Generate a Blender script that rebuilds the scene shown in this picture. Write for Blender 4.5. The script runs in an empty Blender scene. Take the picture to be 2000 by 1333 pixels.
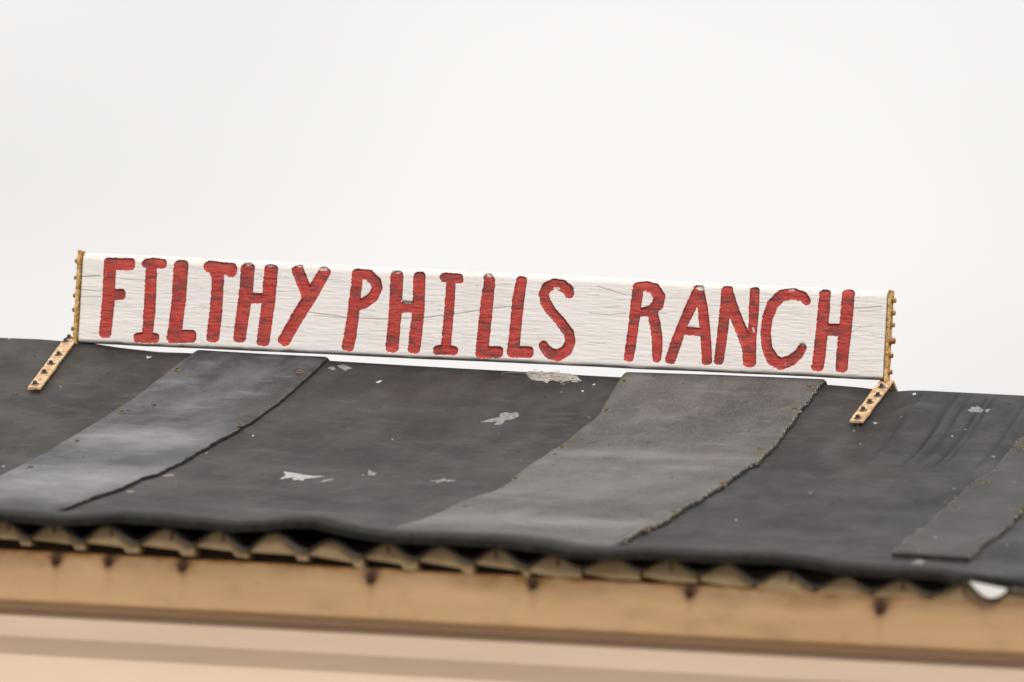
import bpy, math, random
import numpy as np
random.seed(7)
sc = bpy.context.scene
COL = sc.collection

# ------------------------------------------------------------------ camera
PSI, PITCH, ROLL, FPX, DIST, CAMZ = 17.7, 3.06, 3.0, 10000.0, 8.0, 2.3
def cam_frame():
    psi, p, rho = map(math.radians, (PSI, PITCH, ROLL))
    f = np.array([-math.sin(psi)*math.cos(p), math.cos(psi)*math.cos(p), math.sin(p)])
    r0 = np.array([math.cos(psi), math.sin(psi), 0.0]); u0 = np.cross(r0, f)
    r = math.cos(rho)*r0 + math.sin(rho)*u0
    u = -math.sin(rho)*r0 + math.cos(rho)*u0
    C = np.array([0, 0, CAMZ + DIST*math.sin(p)]) - DIST*f
    return C, f, r, u
CC, CF, CR, CU = cam_frame()
cam_d = bpy.data.cameras.new('camera'); cam = bpy.data.objects.new('camera', cam_d); COL.objects.link(cam)
from mathutils import Matrix, Vector
M = Matrix(((CR[0], CU[0], -CF[0], CC[0]), (CR[1], CU[1], -CF[1], CC[1]), (CR[2], CU[2], -CF[2], CC[2]), (0, 0, 0, 1)))
cam.matrix_world = M
cam_d.sensor_width = 36.0; cam_d.lens = FPX*36.0/2000.0
cam_d.clip_start = 0.1; cam_d.clip_end = 4000
cam_d.dof.use_dof = True; cam_d.dof.focus_distance = 7.93; cam_d.dof.aperture_fstop = 4.4
sc.camera = cam

# ------------------------------------------------------------------ world, sun, exposure
SUN_EL, SUN_AZ = 40.0, 14.0          # azimuth: to the right of the direction back towards the camera
w = bpy.data.worlds.new('World'); sc.world = w; w.use_nodes = True
nt = w.node_tree; nt.nodes.clear()
out = nt.nodes.new('ShaderNodeOutputWorld')
sky = nt.nodes.new('ShaderNodeTexSky'); sky.sky_type = 'NISHITA'; sky.sun_disc = False
sky.dust_density = 4.0; sky.air_density = 1.0
sky.sun_elevation = math.radians(SUN_EL)
b1 = nt.nodes.new('ShaderNodeBackground'); b1.inputs[1].default_value = 0.10
nt.links.new(sky.outputs[0], b1.inputs[0])
tc = nt.nodes.new('ShaderNodeTexCoord')
n1 = nt.nodes.new('ShaderNodeTexNoise'); n1.inputs['Scale'].default_value = 7.0; n1.inputs["Detail"].default_value = 1.5
n1.inputs['Roughness'].default_value = 0.45
mp = nt.nodes.new('ShaderNodeMapping'); mp.inputs['Location'].default_value = (2.0, 8.7, 3.9); mp.inputs['Scale'].default_value = (1, 1, 1.6)
nt.links.new(tc.outputs['Generated'], mp.inputs[0]); nt.links.new(mp.outputs[0], n1.inputs['Vector'])
cr = nt.nodes.new('ShaderNodeValToRGB')
cr.color_ramp.elements[0].position = 0.32; cr.color_ramp.elements[0].color = (0.80, 0.775, 0.76, 1)
cr.color_ramp.elements[1].position = 0.60; cr.color_ramp.elements[1].color = (0.90, 0.872, 0.855, 1)
nt.links.new(n1.outputs[0], cr.inputs[0])
b2 = nt.nodes.new('ShaderNodeBackground'); b2.inputs[1].default_value = 1.0
nt.links.new(cr.outputs[0], b2.inputs[0])
mx = nt.nodes.new('ShaderNodeMixShader'); mx.inputs[0].default_value = 0.95
nt.links.new(b1.outputs[0], mx.inputs[1]); nt.links.new(b2.outputs[0], mx.inputs[2]); nt.links.new(mx.outputs[0], out.inputs[0])

sun_d = bpy.data.lights.new('sun', 'SUN'); sun_d.energy = 1.5; sun_d.angle = math.radians(12); sun_d.color = (1.0, 0.95, 0.88)
sun = bpy.data.objects.new('sun', sun_d); COL.objects.link(sun)
back = math.atan2(-CF[1], -CF[0]) + math.radians(SUN_AZ)
sd = Vector((math.cos(back)*math.cos(math.radians(SUN_EL)), math.sin(back)*math.cos(math.radians(SUN_EL)), math.sin(math.radians(SUN_EL))))
sun.rotation_euler = sd.to_track_quat('Z', 'Y').to_euler()
sky.sun_rotation = math.atan2(sd.x, sd.y)
sc.view_settings.view_transform = 'Standard'; sc.view_settings.look = 'None'
sc.view_settings.gamma = 1.0; sc.view_settings.use_curve_mapping = False
sc.view_settings.exposure = 0.13
sc.render.engine = 'CYCLES'
sc.cycles.use_denoising = True

# ------------------------------------------------------------------ helpers
def ray(x, y):
    return CC, CF*FPX + CR*(x - 1000.0) - CU*(y - 666.5)
def onY(x, y, Y=0.0):
    c, d = ray(x, y); t = (Y - c[1])/d[1]; return c + t*d
def to_px(P):
    d = P - CC
    z = d @ CF
    return 1000.0 + FPX*(d @ CR)/z, 666.5 - FPX*(d @ CU)/z
_rng = np.random.RandomState(11)
_tab = _rng.rand(256, 256)
def vnoise(x, y, seed=0):
    x = np.asarray(x, float) + seed*17.31; y = np.asarray(y, float) + seed*9.77
    xi = np.floor(x).astype(int); yi = np.floor(y).astype(int)
    fx = x - xi; fy = y - yi; fx = fx*fx*(3-2*fx); fy = fy*fy*(3-2*fy)
    t = _tab
    a = t[xi & 255, yi & 255]; b = t[(xi+1) & 255, yi & 255]; c = t[xi & 255, (yi+1) & 255]; d = t[(xi+1) & 255, (yi+1) & 255]
    return (a*(1-fx)+b*fx)*(1-fy) + (c*(1-fx)+d*fx)*fy - 0.5
def fbm(x, y, seed=0, oct=3):
    s = 0; a = 1.0; f = 1.0
    for k in range(oct):
        s = s + a*vnoise(np.asarray(x)*f, np.asarray(y)*f, seed + 3*k); a *= 0.5; f *= 2.03
    return s
def sstep(a, b, x):
    t = np.clip((np.asarray(x, float)-a)/(b-a), 0, 1); return t*t*(3-2*t)

def tag(o, label=None, cat=None, group=None, kind=None):
    if label: o['label'] = label
    if cat: o['category'] = cat
    if group: o['group'] = group
    if kind: o['kind'] = kind
    return o
def link(o, parent=None):
    COL.objects.link(o)
    if parent is not None: o.parent = parent
    return o
def mesh_np(name, V, F, material, parent=None, smooth=True, attrs=None):
    me = bpy.data.meshes.new(name)
    V = np.asarray(V, np.float32).reshape(-1, 3)
    F = np.asarray(F, np.int32)
    me.vertices.add(len(V)); me.vertices.foreach_set('co', V.ravel())
    k = F.shape[1]
    me.loops.add(F.size); me.loops.foreach_set('vertex_index', F.ravel())
    me.polygons.add(len(F)); me.polygons.foreach_set('loop_start', np.arange(0, F.size, k, dtype=np.int32))
    me.update(calc_edges=True)
    me.polygons.foreach_set('use_smooth', np.full(len(F), bool(smooth)))
    if attrs:
        for n_, a in attrs.items():
            at = me.attributes.new(n_, 'FLOAT', 'POINT'); at.data.foreach_set('value', np.asarray(a, np.float32).ravel())
    me.validate()
    me.materials.append(material)
    o = bpy.data.objects.new(name, me); return link(o, parent)
def mesh_py(name, V, F, material, parent=None, smooth=False):
    me = bpy.data.meshes.new(name); me.from_pydata([tuple(map(float, v)) for v in V], [], F); me.update()
    if smooth: me.polygons.foreach_set('use_smooth', [True]*len(me.polygons))
    me.materials.append(material)
    return link(bpy.data.objects.new(name, me), parent)
def fix_normals(o):
    import bmesh
    bm = bmesh.new(); bm.from_mesh(o.data); bmesh.ops.recalc_face_normals(bm, faces=bm.faces[:]); bm.to_mesh(o.data); bm.free()
    return o
def empty(name, loc=(0, 0, 0)):
    o = bpy.data.objects.new(name, None); COL.objects.link(o); o.location = loc; o.empty_display_size = 0.1
    return o
def box_vf(x0, x1, y0, y1, z0, z1):
    V = [(x0,y0,z0),(x1,y0,z0),(x1,y1,z0),(x0,y1,z0),(x0,y0,z1),(x1,y0,z1),(x1,y1,z1),(x0,y1,z1)]
    F = [(0,3,2,1),(4,5,6,7),(0,1,5,4),(1,2,6,5),(2,3,7,6),(3,0,4,7)]
    return V, F
def prism(poly_front, poly_back):
    n = len(poly_front); V = list(poly_front) + list(poly_back)
    F = [tuple(range(n)), tuple(range(2*n-1, n-1, -1))] + [(i, i+n, (i+1) % n + n, (i+1) % n) for i in range(n)]
    return V, F
def child_at(o, parent_world):
    return o

# ------------------------------------------------------------------ materials
class NT:
    def __init__(s, name, rough=0.6, spec=0.5, metal=0.0):
        s.m = bpy.data.materials.new(name); s.m.use_nodes = True; s.t = s.m.node_tree
        s.b = s.t.nodes['Principled BSDF']; s.b.inputs['Roughness'].default_value = rough
        s.b.inputs['Specular IOR Level'].default_value = spec; s.b.inputs['Metallic'].default_value = metal
        s.tc = s.t.nodes.new('ShaderNodeTexCoord')
    def coord(s, scale=(1, 1, 1), loc=(0, 0, 0), rot=(0, 0, 0)):
        n = s.t.nodes.new('ShaderNodeMapping'); n.inputs['Scale'].default_value = scale; n.inputs['Location'].default_value = loc
        n.inputs['Rotation'].default_value = rot
        s.t.links.new(s.tc.outputs['Object'], n.inputs[0]); return n.outputs[0]
    def noise(s, scale, detail=4, rough=0.55, vec=None, dist=0.0):
        n = s.t.nodes.new('ShaderNodeTexNoise'); n.inputs['Scale'].default_value = scale; n.inputs['Detail'].default_value = detail
        n.inputs['Roughness'].default_value = rough; n.inputs['Distortion'].default_value = dist
        s.t.links.new(vec if vec is not None else s.tc.outputs['Object'], n.inputs['Vector']); return n.outputs[0]
    def ramp(s, fac, p0, p1, c0=0.0, c1=1.0):
        n = s.t.nodes.new('ShaderNodeMapRange'); n.inputs['From Min'].default_value = p0; n.inputs['From Max'].default_value = p1
        n.inputs['To Min'].default_value = c0; n.inputs['To Max'].default_value = c1
        s.t.links.new(fac, n.inputs['Value']); return n.outputs[0]
    def mix(s, fac, a, b, mode='MIX'):
        n = s.t.nodes.new('ShaderNodeMix'); n.data_type = 'RGBA'; n.blend_type = mode
        for sock, v in ((n.inputs[0], fac), (n.inputs[6], a), (n.inputs[7], b)):
            if isinstance(v, (int, float)): sock.default_value = v
            elif isinstance(v, tuple): sock.default_value = (*v, 1) if len(v) == 3 else v
            else: s.t.links.new(v, sock)
        return n.outputs[2]
    def math(s, op, a, b=0.0):
        n = s.t.nodes.new('ShaderNodeMath'); n.operation = op
        for k, v in enumerate((a, b)):
            if isinstance(v, (int, float)): n.inputs[k].default_value = v
            else: s.t.links.new(v, n.inputs[k])
        return n.outputs[0]
    def attr(s, name):
        n = s.t.nodes.new('ShaderNodeAttribute'); n.attribute_name = name; return n.outputs['Fac']
    def bump(s, h, strength=0.3, dist=0.001):
        n = s.t.nodes.new('ShaderNodeBump'); n.inputs['Strength'].default_value = strength; n.inputs['Distance'].default_value = dist
        s.t.links.new(h, n.inputs['Height']); s.t.links.new(n.outputs[0], s.b.inputs['Normal'])
    def color(s, c):
        if isinstance(c, tuple): s.b.inputs['Base Color'].default_value = (*c, 1)
        else: s.t.links.new(c, s.b.inputs['Base Color'])
    def rough(s, v): s.t.links.new(v, s.b.inputs['Roughness'])

def rubber_mat(name, c_dark, c_light, sheen_chalk, speck=0.0, rough=0.62, spec=0.36):
    a = NT(name, rough, spec)
    big = a.ramp(a.noise(3.0, 5, 0.6, a.coord((1, 0.6, 1)), 0.4), 0.36, 0.66)
    c = a.mix(big, c_dark, c_light)
    mid = a.ramp(a.noise(14.0, 6, 0.65, a.coord((1, 0.5, 1), (3, 1, 0))), 0.42, 0.72)
    c = a.mix(a.math('MULTIPLY', mid, 0.38), c, sheen_chalk)
    # pale sheen painted into the rubber colour as a chalky bloom
    at = a.attr('sheen_chalk'); atn = a.math('MULTIPLY', at, a.ramp(a.noise(22.0, 6, 0.6, a.coord((0.6, 1.0, 1))), 0.3, 0.7, 0.55, 1.15))
    c = a.mix(atn, c, sheen_chalk)
    # small dust specks
    sp = a.ramp(a.noise(330.0, 2, 0.5), 0.66 - 0.09*speck, 0.76, 0.0, 0.35 + 0.55*speck)
    c = a.mix(sp, c, (0.30, 0.285, 0.27))
    # dark pits
    pit = a.ramp(a.noise(95.0, 2, 0.5, a.coord((1, 0.55, 1), (7, 2, 1))), 0.71, 0.74)
    c = a.mix(pit, c, (0.008, 0.007, 0.007))
    # brownish dirt
    br = a.ramp(a.noise(5.0, 5, 0.65, a.coord((1, 0.7, 1), (11, 4, 1))), 0.56, 0.8, 0, 0.55)
    c = a.mix(br, c, (0.085, 0.066, 0.05))
    c = a.mix(a.ramp(a.noise(1.0, 6, 0.7, a.coord((10, 34, 10), (2, 9, 1))), 0.54, 0.72, 0, 0.42), c, sheen_chalk)
    c = a.mix(a.ramp(a.noise(1.0, 6, 0.7, a.coord((16, 22, 10), (6, 3, 1))), 0.60, 0.74, 0, 0.55), c, (0.018, 0.016, 0.015))
    c = a.mix(a.attr('streak'), c, (0.006, 0.0055, 0.0055))
    ed = a.attr('edge_dirt')
    c = a.mix(ed, c, (0.12, 0.10, 0.075))
    a.color(c)
    fine = a.noise(260.0, 3, 0.6)
    soft = a.noise(11.0, 5, 0.6)
    a.bump(a.math('ADD', a.math('MULTIPLY', fine, 0.15), soft), 0.7, 0.0035)
    a.rough(a.ramp(a.noise(9.0, 5, 0.6), 0.3, 0.7, rough-0.08, rough+0.1))
    return a.m
M_RUB_LEFT = rubber_mat('rubber_brown_black', (0.024, 0.022, 0.021), (0.043, 0.038, 0.036), (0.14, 0.125, 0.115))
M_RUB_MID = rubber_mat('rubber_black', (0.026, 0.0235, 0.0235), (0.049, 0.043, 0.043), (0.14, 0.125, 0.124))
M_RUB_RIGHT = rubber_mat('rubber_cool_black', (0.021, 0.0205, 0.0205), (0.040, 0.038, 0.038), (0.125, 0.119, 0.119))
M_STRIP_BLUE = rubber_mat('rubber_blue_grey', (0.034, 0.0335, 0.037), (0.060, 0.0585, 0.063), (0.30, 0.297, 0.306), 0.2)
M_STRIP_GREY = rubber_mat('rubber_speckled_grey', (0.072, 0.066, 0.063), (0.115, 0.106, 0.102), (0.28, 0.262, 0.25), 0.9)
M_STRIP_DARK = rubber_mat('rubber_patch', (0.042, 0.039, 0.040), (0.070, 0.064, 0.063), (0.13, 0.12, 0.12), 0.1)

a = NT('weathered_white_paint', 0.55, 0.4)
grain = a.noise(1.0, 6, 0.6, a.coord((9, 9, 420)))
streak = a.ramp(a.noise(1.0, 3, 0.5, a.coord((70, 8, 620), (2, 0, 5))), 0.63, 0.70)
region = a.ramp(a.noise(5.0, 3, 0.5, a.coord((1, 1, 3))), 0.36, 0.6, 0.25, 1.0)
c = a.mix(a.ramp(a.noise(7.0, 5, 0.6, a.coord((1, 1, 4))), 0.35, 0.7), (0.90, 0.87, 0.845), (0.85, 0.815, 0.785))
c = a.mix(a.ramp(grain, 0.60, 0.82, 0, 0.18), c, (0.50, 0.47, 0.44))
c = a.mix(a.math('MULTIPLY', streak, a.math('MULTIPLY', region, 0.62)), c, (0.20, 0.18, 0.165))
chip = a.ramp(a.noise(150.0, 2, 0.5, a.coord((1, 1, 1.8))), 0.73, 0.76, 0, 0.7)
c = a.mix(chip, c, (0.16, 0.14, 0.13))
c = a.mix(a.math('MULTIPLY', a.attr('dirt'), 1.0), c, (0.17, 0.145, 0.115))
a.color(c)
a.bump(a.math('SUBTRACT', a.math('MULTIPLY', grain, 1.1), streak), 0.15, 0.0005)
M_WHITE = a.m

a = NT('red_sign_paint', 0.42, 0.5)
n = a.ramp(a.noise(1.0, 4, 0.6, a.coord((26, 26, 95))), 0.38, 0.62)
c = a.mix(n, (0.41, 0.041, 0.032), (0.56, 0.072, 0.052))
dk = a.ramp(a.noise(1.0, 3, 0.55, a.coord((28, 10, 70), (4, 1, 9))), 0.525, 0.575, 0, 0.85)
c = a.mix(dk, c, (0.24, 0.050, 0.042))
br = a.ramp(a.noise(1.0, 3, 0.6, a.coord((70, 10, 40), (1, 7, 3))), 0.60, 0.72, 0, 0.8)
c = a.mix(br, c, (0.74, 0.045, 0.035))
sc_ = a.ramp(a.noise(1.0, 5, 0.7, a.coord((150, 50, 200), (1, 2, 8))), 0.62, 0.74, 0, 0.7)
c = a.mix(sc_, c, (0.70, 0.33, 0.24))
wt = a.ramp(a.noise(60.0, 3, 0.6, a.coord((1, 1, 1.3), (5, 5, 5))), 0.735, 0.76, 0, 0.8)
c = a.mix(wt, c, (0.60, 0.54, 0.50))
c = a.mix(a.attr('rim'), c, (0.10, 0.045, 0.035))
a.color(c)
a.bump(a.math('ADD', a.noise(1.0, 5, 0.65, a.coord((90, 40, 210))), a.noise(110.0, 3, 0.6)), 0.6, 0.0016)
M_RED = a.m

def rust_mat(name, c0, c1, c2, cd):
    a = NT(name, 0.7, 0.35)
    c = a.mix(a.ramp(a.noise(55.0, 5, 0.65), 0.42, 0.58), c0, c1)
    c = a.mix(a.ramp(a.noise(120.0, 5, 0.7, a.coord((1, 1, 1), (3, 3, 3))), 0.49, 0.60), c, c2)
    c = a.mix(a.ramp(a.noise(170.0, 5, 0.7, a.coord((1, 1, 1), (8, 3, 1))), 0.56, 0.66), c, cd)
    a.color(c); a.bump(a.noise(330.0, 5, 0.7), 0.9, 0.0025); return a.m
M_STRAP = rust_mat('rusty_peeling_strap', (0.90, 0.71, 0.46), (0.84, 0.58, 0.30), (0.60, 0.29, 0.17), (0.30, 0.11, 0.06))
M_UPRIGHT = rust_mat('golden_rust', (0.72, 0.42, 0.11), (0.80, 0.58, 0.28), (0.46, 0.18, 0.03), (0.12, 0.045, 0.02))
M_BOLT = rust_mat('grey_rusty_bolt', (0.085, 0.068, 0.055), (0.12, 0.09, 0.07), (0.09, 0.05, 0.03), (0.04, 0.025, 0.02))
M_BWASH = rust_mat('grey_washer', (0.26, 0.235, 0.20), (0.20, 0.17, 0.135), (0.14, 0.09, 0.06), (0.07, 0.05, 0.04))
M_GBOLT = rust_mat('golden_rusty_bolt', (0.50, 0.27, 0.08), (0.45, 0.24, 0.08), (0.25, 0.09, 0.03), (0.10, 0.04, 0.02))
M_RSCREW = rust_mat('brown_roof_screw', (0.20, 0.13, 0.07), (0.28, 0.20, 0.11), (0.12, 0.07, 0.035), (0.05, 0.03, 0.02))
M_RWASHER = rust_mat('pale_dusty_washer', (0.30, 0.25, 0.18), (0.24, 0.20, 0.15), (0.16, 0.12, 0.08), (0.06, 0.045, 0.03))
M_FBOLT = rust_mat('dark_rust', (0.055, 0.022, 0.012), (0.08, 0.03, 0.015), (0.10, 0.035, 0.012), (0.02, 0.01, 0.008))

a = NT('fascia_paint', 0.5, 0.4)
c = a.mix(a.ramp(a.noise(4.0, 5, 0.6, a.coord((1, 1, 5))), 0.35, 0.68), (0.60, 0.378, 0.20), (0.52, 0.322, 0.165))
c = a.mix(a.ramp(a.noise(14.0, 5, 0.65, a.coord((1, 1, 2))), 0.50, 0.74, 0, 0.6), c, (0.38, 0.24, 0.12))
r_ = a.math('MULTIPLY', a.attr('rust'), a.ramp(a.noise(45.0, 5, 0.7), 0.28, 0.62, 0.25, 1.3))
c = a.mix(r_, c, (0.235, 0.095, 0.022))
c = a.mix(a.math('MULTIPLY', a.attr('shade_grime'), a.ramp(a.noise(16.0, 5, 0.65, a.coord((1, 1, 1.6), (4, 4, 4))), 0.3, 0.7, 0.3, 1.0)), c, (0.20, 0.115, 0.045))  # eave shade and dirt painted into the upper fascia colour
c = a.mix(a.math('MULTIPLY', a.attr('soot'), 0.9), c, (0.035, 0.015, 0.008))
a.color(c); M_FASCIA = a.m
a = NT('siding_paint', 0.5, 0.4)
c = a.mix(a.ramp(a.noise(3.0, 5, 0.6, a.coord((1, 1, 6))), 0.35, 0.7), (0.73, 0.565, 0.42), (0.68, 0.52, 0.38))
c = a.mix(a.ramp(a.noise(30.0, 5, 0.65, a.coord((1, 1, 2))), 0.64, 0.82, 0, 0.3), c, (0.45, 0.30, 0.18))
a.color(c); M_SIDING = a.m
a = NT('tan_closure', 0.8, 0.2)
c = a.mix(a.ramp(a.noise(40.0, 5, 0.65), 0.35, 0.7), (0.36, 0.258, 0.142), (0.27, 0.188, 0.098))
c = a.mix(a.ramp(a.noise(90.0, 4, 0.65), 0.62, 0.75, 0, 0.7), c, (0.14, 0.08, 0.035)); a.color(c); M_TAN = a.m
a = NT('dark_batten_wood', 0.85, 0.2)
c = a.mix(a.ramp(a.noise(20.0, 5, 0.6, a.coord((1, 1, 8))), 0.35, 0.7), (0.055, 0.032, 0.02), (0.032, 0.017, 0.010)); a.color(c); M_BATTEN = a.m
a = NT('weathered_zinc', 0.75, 0.3, 0.0)
c = a.mix(a.ramp(a.noise(30.0, 5, 0.65), 0.35, 0.7), (0.105, 0.095, 0.085), (0.06, 0.048, 0.038)); a.color(c)
a.bump(a.noise(80.0, 4), 0.2, 0.001); M_ZINC = a.m
def plain(name, c0, c1, scale=60, rough=0.8, spec=0.3):
    a = NT(name, rough, spec); a.color(a.mix(a.ramp(a.noise(scale, 4, 0.6), 0.35, 0.68), c0, c1)); return a.m
M_DROP = plain('pale_splatter', (0.38, 0.36, 0.345), (0.16, 0.155, 0.15), 210)
M_DROPW = plain('white_chip', (0.72, 0.70, 0.68), (0.52, 0.50, 0.48), 160)
M_WHITE2 = plain('white_flashing', (0.90, 0.88, 0.86), (0.82, 0.80, 0.78), 60)
M_DROPM = plain('grey_white_crust', (0.62, 0.60, 0.58), (0.30, 0.29, 0.28), 210)
M_DRY = plain('dried_matter', (0.36, 0.31, 0.25), (0.22, 0.185, 0.145), 200)
M_FIBRE = plain('frayed_fibre', (0.74, 0.69, 0.58), (0.36, 0.31, 0.24), 120)
M_PLY = plain('tan_ply_thread', (0.26, 0.235, 0.19), (0.03, 0.027, 0.023), 35)
M_EDGE = plain('rubber_cut_edge', (0.014, 0.012, 0.011), (0.036, 0.031, 0.026), 90)
M_GROUND = plain('dry_ground', (0.15, 0.135, 0.105), (0.10, 0.09, 0.07), 0.6)
M_CONC = plain('concrete', (0.34, 0.33, 0.31), (0.26, 0.25, 0.23), 6)

# ------------------------------------------------------------------ roof surface
RIDGE_Y = 0.015
_r = np.arange(0, 1.8, 0.002)
_g = np.interp(_r, [0, .05, .1, .2, .35, .52, .64, .85, 1.07, 1.8], [0, .019, .041, .083, .129, .169, .200, .243, .282, .414])
_pad = np.concatenate([_g[40:0:-1]*0 + _g[40:0:-1], _g, np.linspace(_g[-1], _g[-1]+.0124, 41)[1:]])
def _sm(arr, n):
    k = np.hanning(n); k /= k.sum(); return np.convolve(arr, k, 'same')
_gs = _sm(_pad, 41)[40:-40]; _gs0 = _gs - _gs[0]
_gs = np.where(_r < 0.12, _sm(_pad, 15)[40:-40] - _sm(_pad, 15)[40:-40][0], 0)*(1-sstep(.05, .12, _r)) + _gs0*sstep(.05, .12, _r)
def G(r): return np.interp(r, _r, _gs)
sil = [(-700,628),(-200,650),(0,660),(80,663),(140,668),(180,671),(230,679),(310,688),(370,690),(500,698),(645,705),(760,712),(900,720),(1050,728),(1150,734),(1208,737),
       (1400,743),(1620,752),(1680,757),(1720,762),(1745,766),(1770,763),(1800,763),(1900,768),(2000,773),(2400,795),(2900,822)]
_P = np.array([onY(x, y, RIDGE_Y) for x, y in sil]); _rx, _rz = _P[:, 0], _P[:, 2]
_xx = np.linspace(-3, 3, 3001)
_zz = np.interp(_xx, _rx, _rz); _zz = np.convolve(np.pad(_zz, 10, 'edge'), np.hanning(21)/np.hanning(21).sum(), 'valid')
def ZR(X): return np.interp(X, _xx, _zz)
YF = -1.45
front = [(-900,955),(-300,985),(0,1000),(50,1005),(110,1011),(160,1008),(230,1003),(300,1008),(370,1014),(450,1022),(510,1020),(560,1014),(610,1014),(650,1024),(700,1035),(760,1043),
         (850,1046),(950,1050),(1000,1054),(1060,1062),(1110,1072),(1180,1076),(1250,1073),(1300,1075),(1400,1082),(1500,1083),(1570,1090),(1630,1102),(1700,1108),(1780,1112),
         (1830,1114),(1870,1124),(1900,1132),(2000,1146),(2400,1168),(3000,1200)]
_Q = np.array([onY(x, y, YF) for x, y in front])
_fz = np.interp(_xx, _Q[:, 0], _Q[:, 2]); _fz = np.convolve(np.pad(_fz, 7, 'edge'), np.hanning(15)/np.hanning(15).sum(), 'valid')
_fdel = _fz - (_zz - G(RIDGE_Y - YF))
_flow = np.convolve(np.pad(_fdel, 150, 'edge'), np.hanning(301)/np.hanning(301).sum(), 'valid')
print('front correction mm', (_flow*1000).round(0)[::300], (_fdel*1000).round(0)[::150])
GROOVES = []
def Zroof(X, Y, detail=True):
    X = np.asarray(X, float); Y = np.asarray(Y, float)
    u = RIDGE_Y - Y; r = np.abs(u); fr = (u > 0)
    lo = np.interp(X, _xx, _flow); full = np.interp(X, _xx, _fdel)
    z = ZR(X) - G(r) + full*sstep(1.24, 1.43, r)*fr
    if detail:
        fade = sstep(0.02, 0.18, r)*(1 - sstep(0.9, 1.08, r))
        z = z + fade*(0.0080*fbm(X*3.2, Y*4.5, 1, 2) + 0.0042*fbm(X*9, Y*8+X*3, 5, 2))
        z = z - sstep(0.0, 0.03, r)*(1-sstep(.30, .40, r))*np.interp(X, _gx, _gz)
        # hump and dent beside the right bracket
        z = z + 0.007*np.exp(-((X-0.672)/0.035)**2 - ((Y+0.085)/0.05)**2)*sstep(.0, .05, r) - 0.009*np.exp(-((X-0.625)/0.03)**2 - ((Y+0.045)/0.035)**2)*sstep(.0, .04, r)
        z = z + 0.005*np.exp(-((X-0.60)/0.05)**2 - ((Y+0.27)/0.05)**2)
        ax = (X-0.395)/0.10; rr = np.hypot(ax, (Y+0.93)/0.085)
        z = z + 0.0035*np.exp(-((rr-1)/.16)**2) + 0.0025*np.exp(-((rr-.55)/.12)**2)
        wr = fbm(X*5, Y*16+X*4, 81, 3)
        z = z + fade*0.0016*np.exp(-(wr/.05)**2)*sstep(-.1, .3, vnoise(X*3, Y*3, 85))
    return z
_gx = np.linspace(-3, 3, 6001); _gz = np.zeros_like(_gx); _gs_ = np.zeros_like(_gx)
for px_, dep in ((1775, .0014), (1845, .0026), (1872, .0018), (1905, .0024), (1922, .0016), (1985, .0016), (2060, .002)):
    x0 = onY(px_, 800, -0.08)[0]
    _gs_ += dep/.0020*np.exp(-((_gx-x0)/0.0028)**2)
    _gz += 1.4*dep*np.exp(-((_gx-x0)/0.0042)**2) - dep*1.0*np.exp(-((_gx-x0-0.012)/0.006)**2)

def hit(px, py, off=0.0):
    c, d = ray(px, py)
    y = np.linspace(-1.15, 0.03, 1000); t = (y - c[1])/d[1]
    X = c[0]+t*d[0]; Z = c[2]+t*d[2]
    f = Z - Zroof(X, y) - off
    neg = np.where(f < 0)[0]; neg = neg[neg > 0]
    i = neg[0] if len(neg) else int(np.argmin(np.abs(f)))
    if i > 0 and f[i-1] >= 0 > f[i]:
        k = f[i-1]/(f[i-1]-f[i]); yy = y[i-1]+k*(y[i]-y[i-1])
    else: yy = y[i]
    t = (yy-c[1])/d[1]; return c + t*d
def surf_normal(X, Y):
    e = 0.006
    dx = (Zroof(X+e, Y)-Zroof(X-e, Y))/(2*e); dy = (Zroof(X, Y+e)-Zroof(X, Y-e))/(2*e)
    n = Vector((-float(dx), -float(dy), 1)); return n.normalized()

# ------------------------------------------------------------------ ground
gv, gf = [], []
N = 24
for j in range(N+1):
    for i in range(N+1):
        gv.append(((i/N-.5)*3000, (j/N-.5)*3000, 0.0))
for j in range(N):
    for i in range(N):
        q = j*(N+1)+i; gf.append((q, q+1, q+N+2, q+N+1))
tag(mesh_py('ground', gv, gf, M_GROUND), kind='structure')

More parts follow.
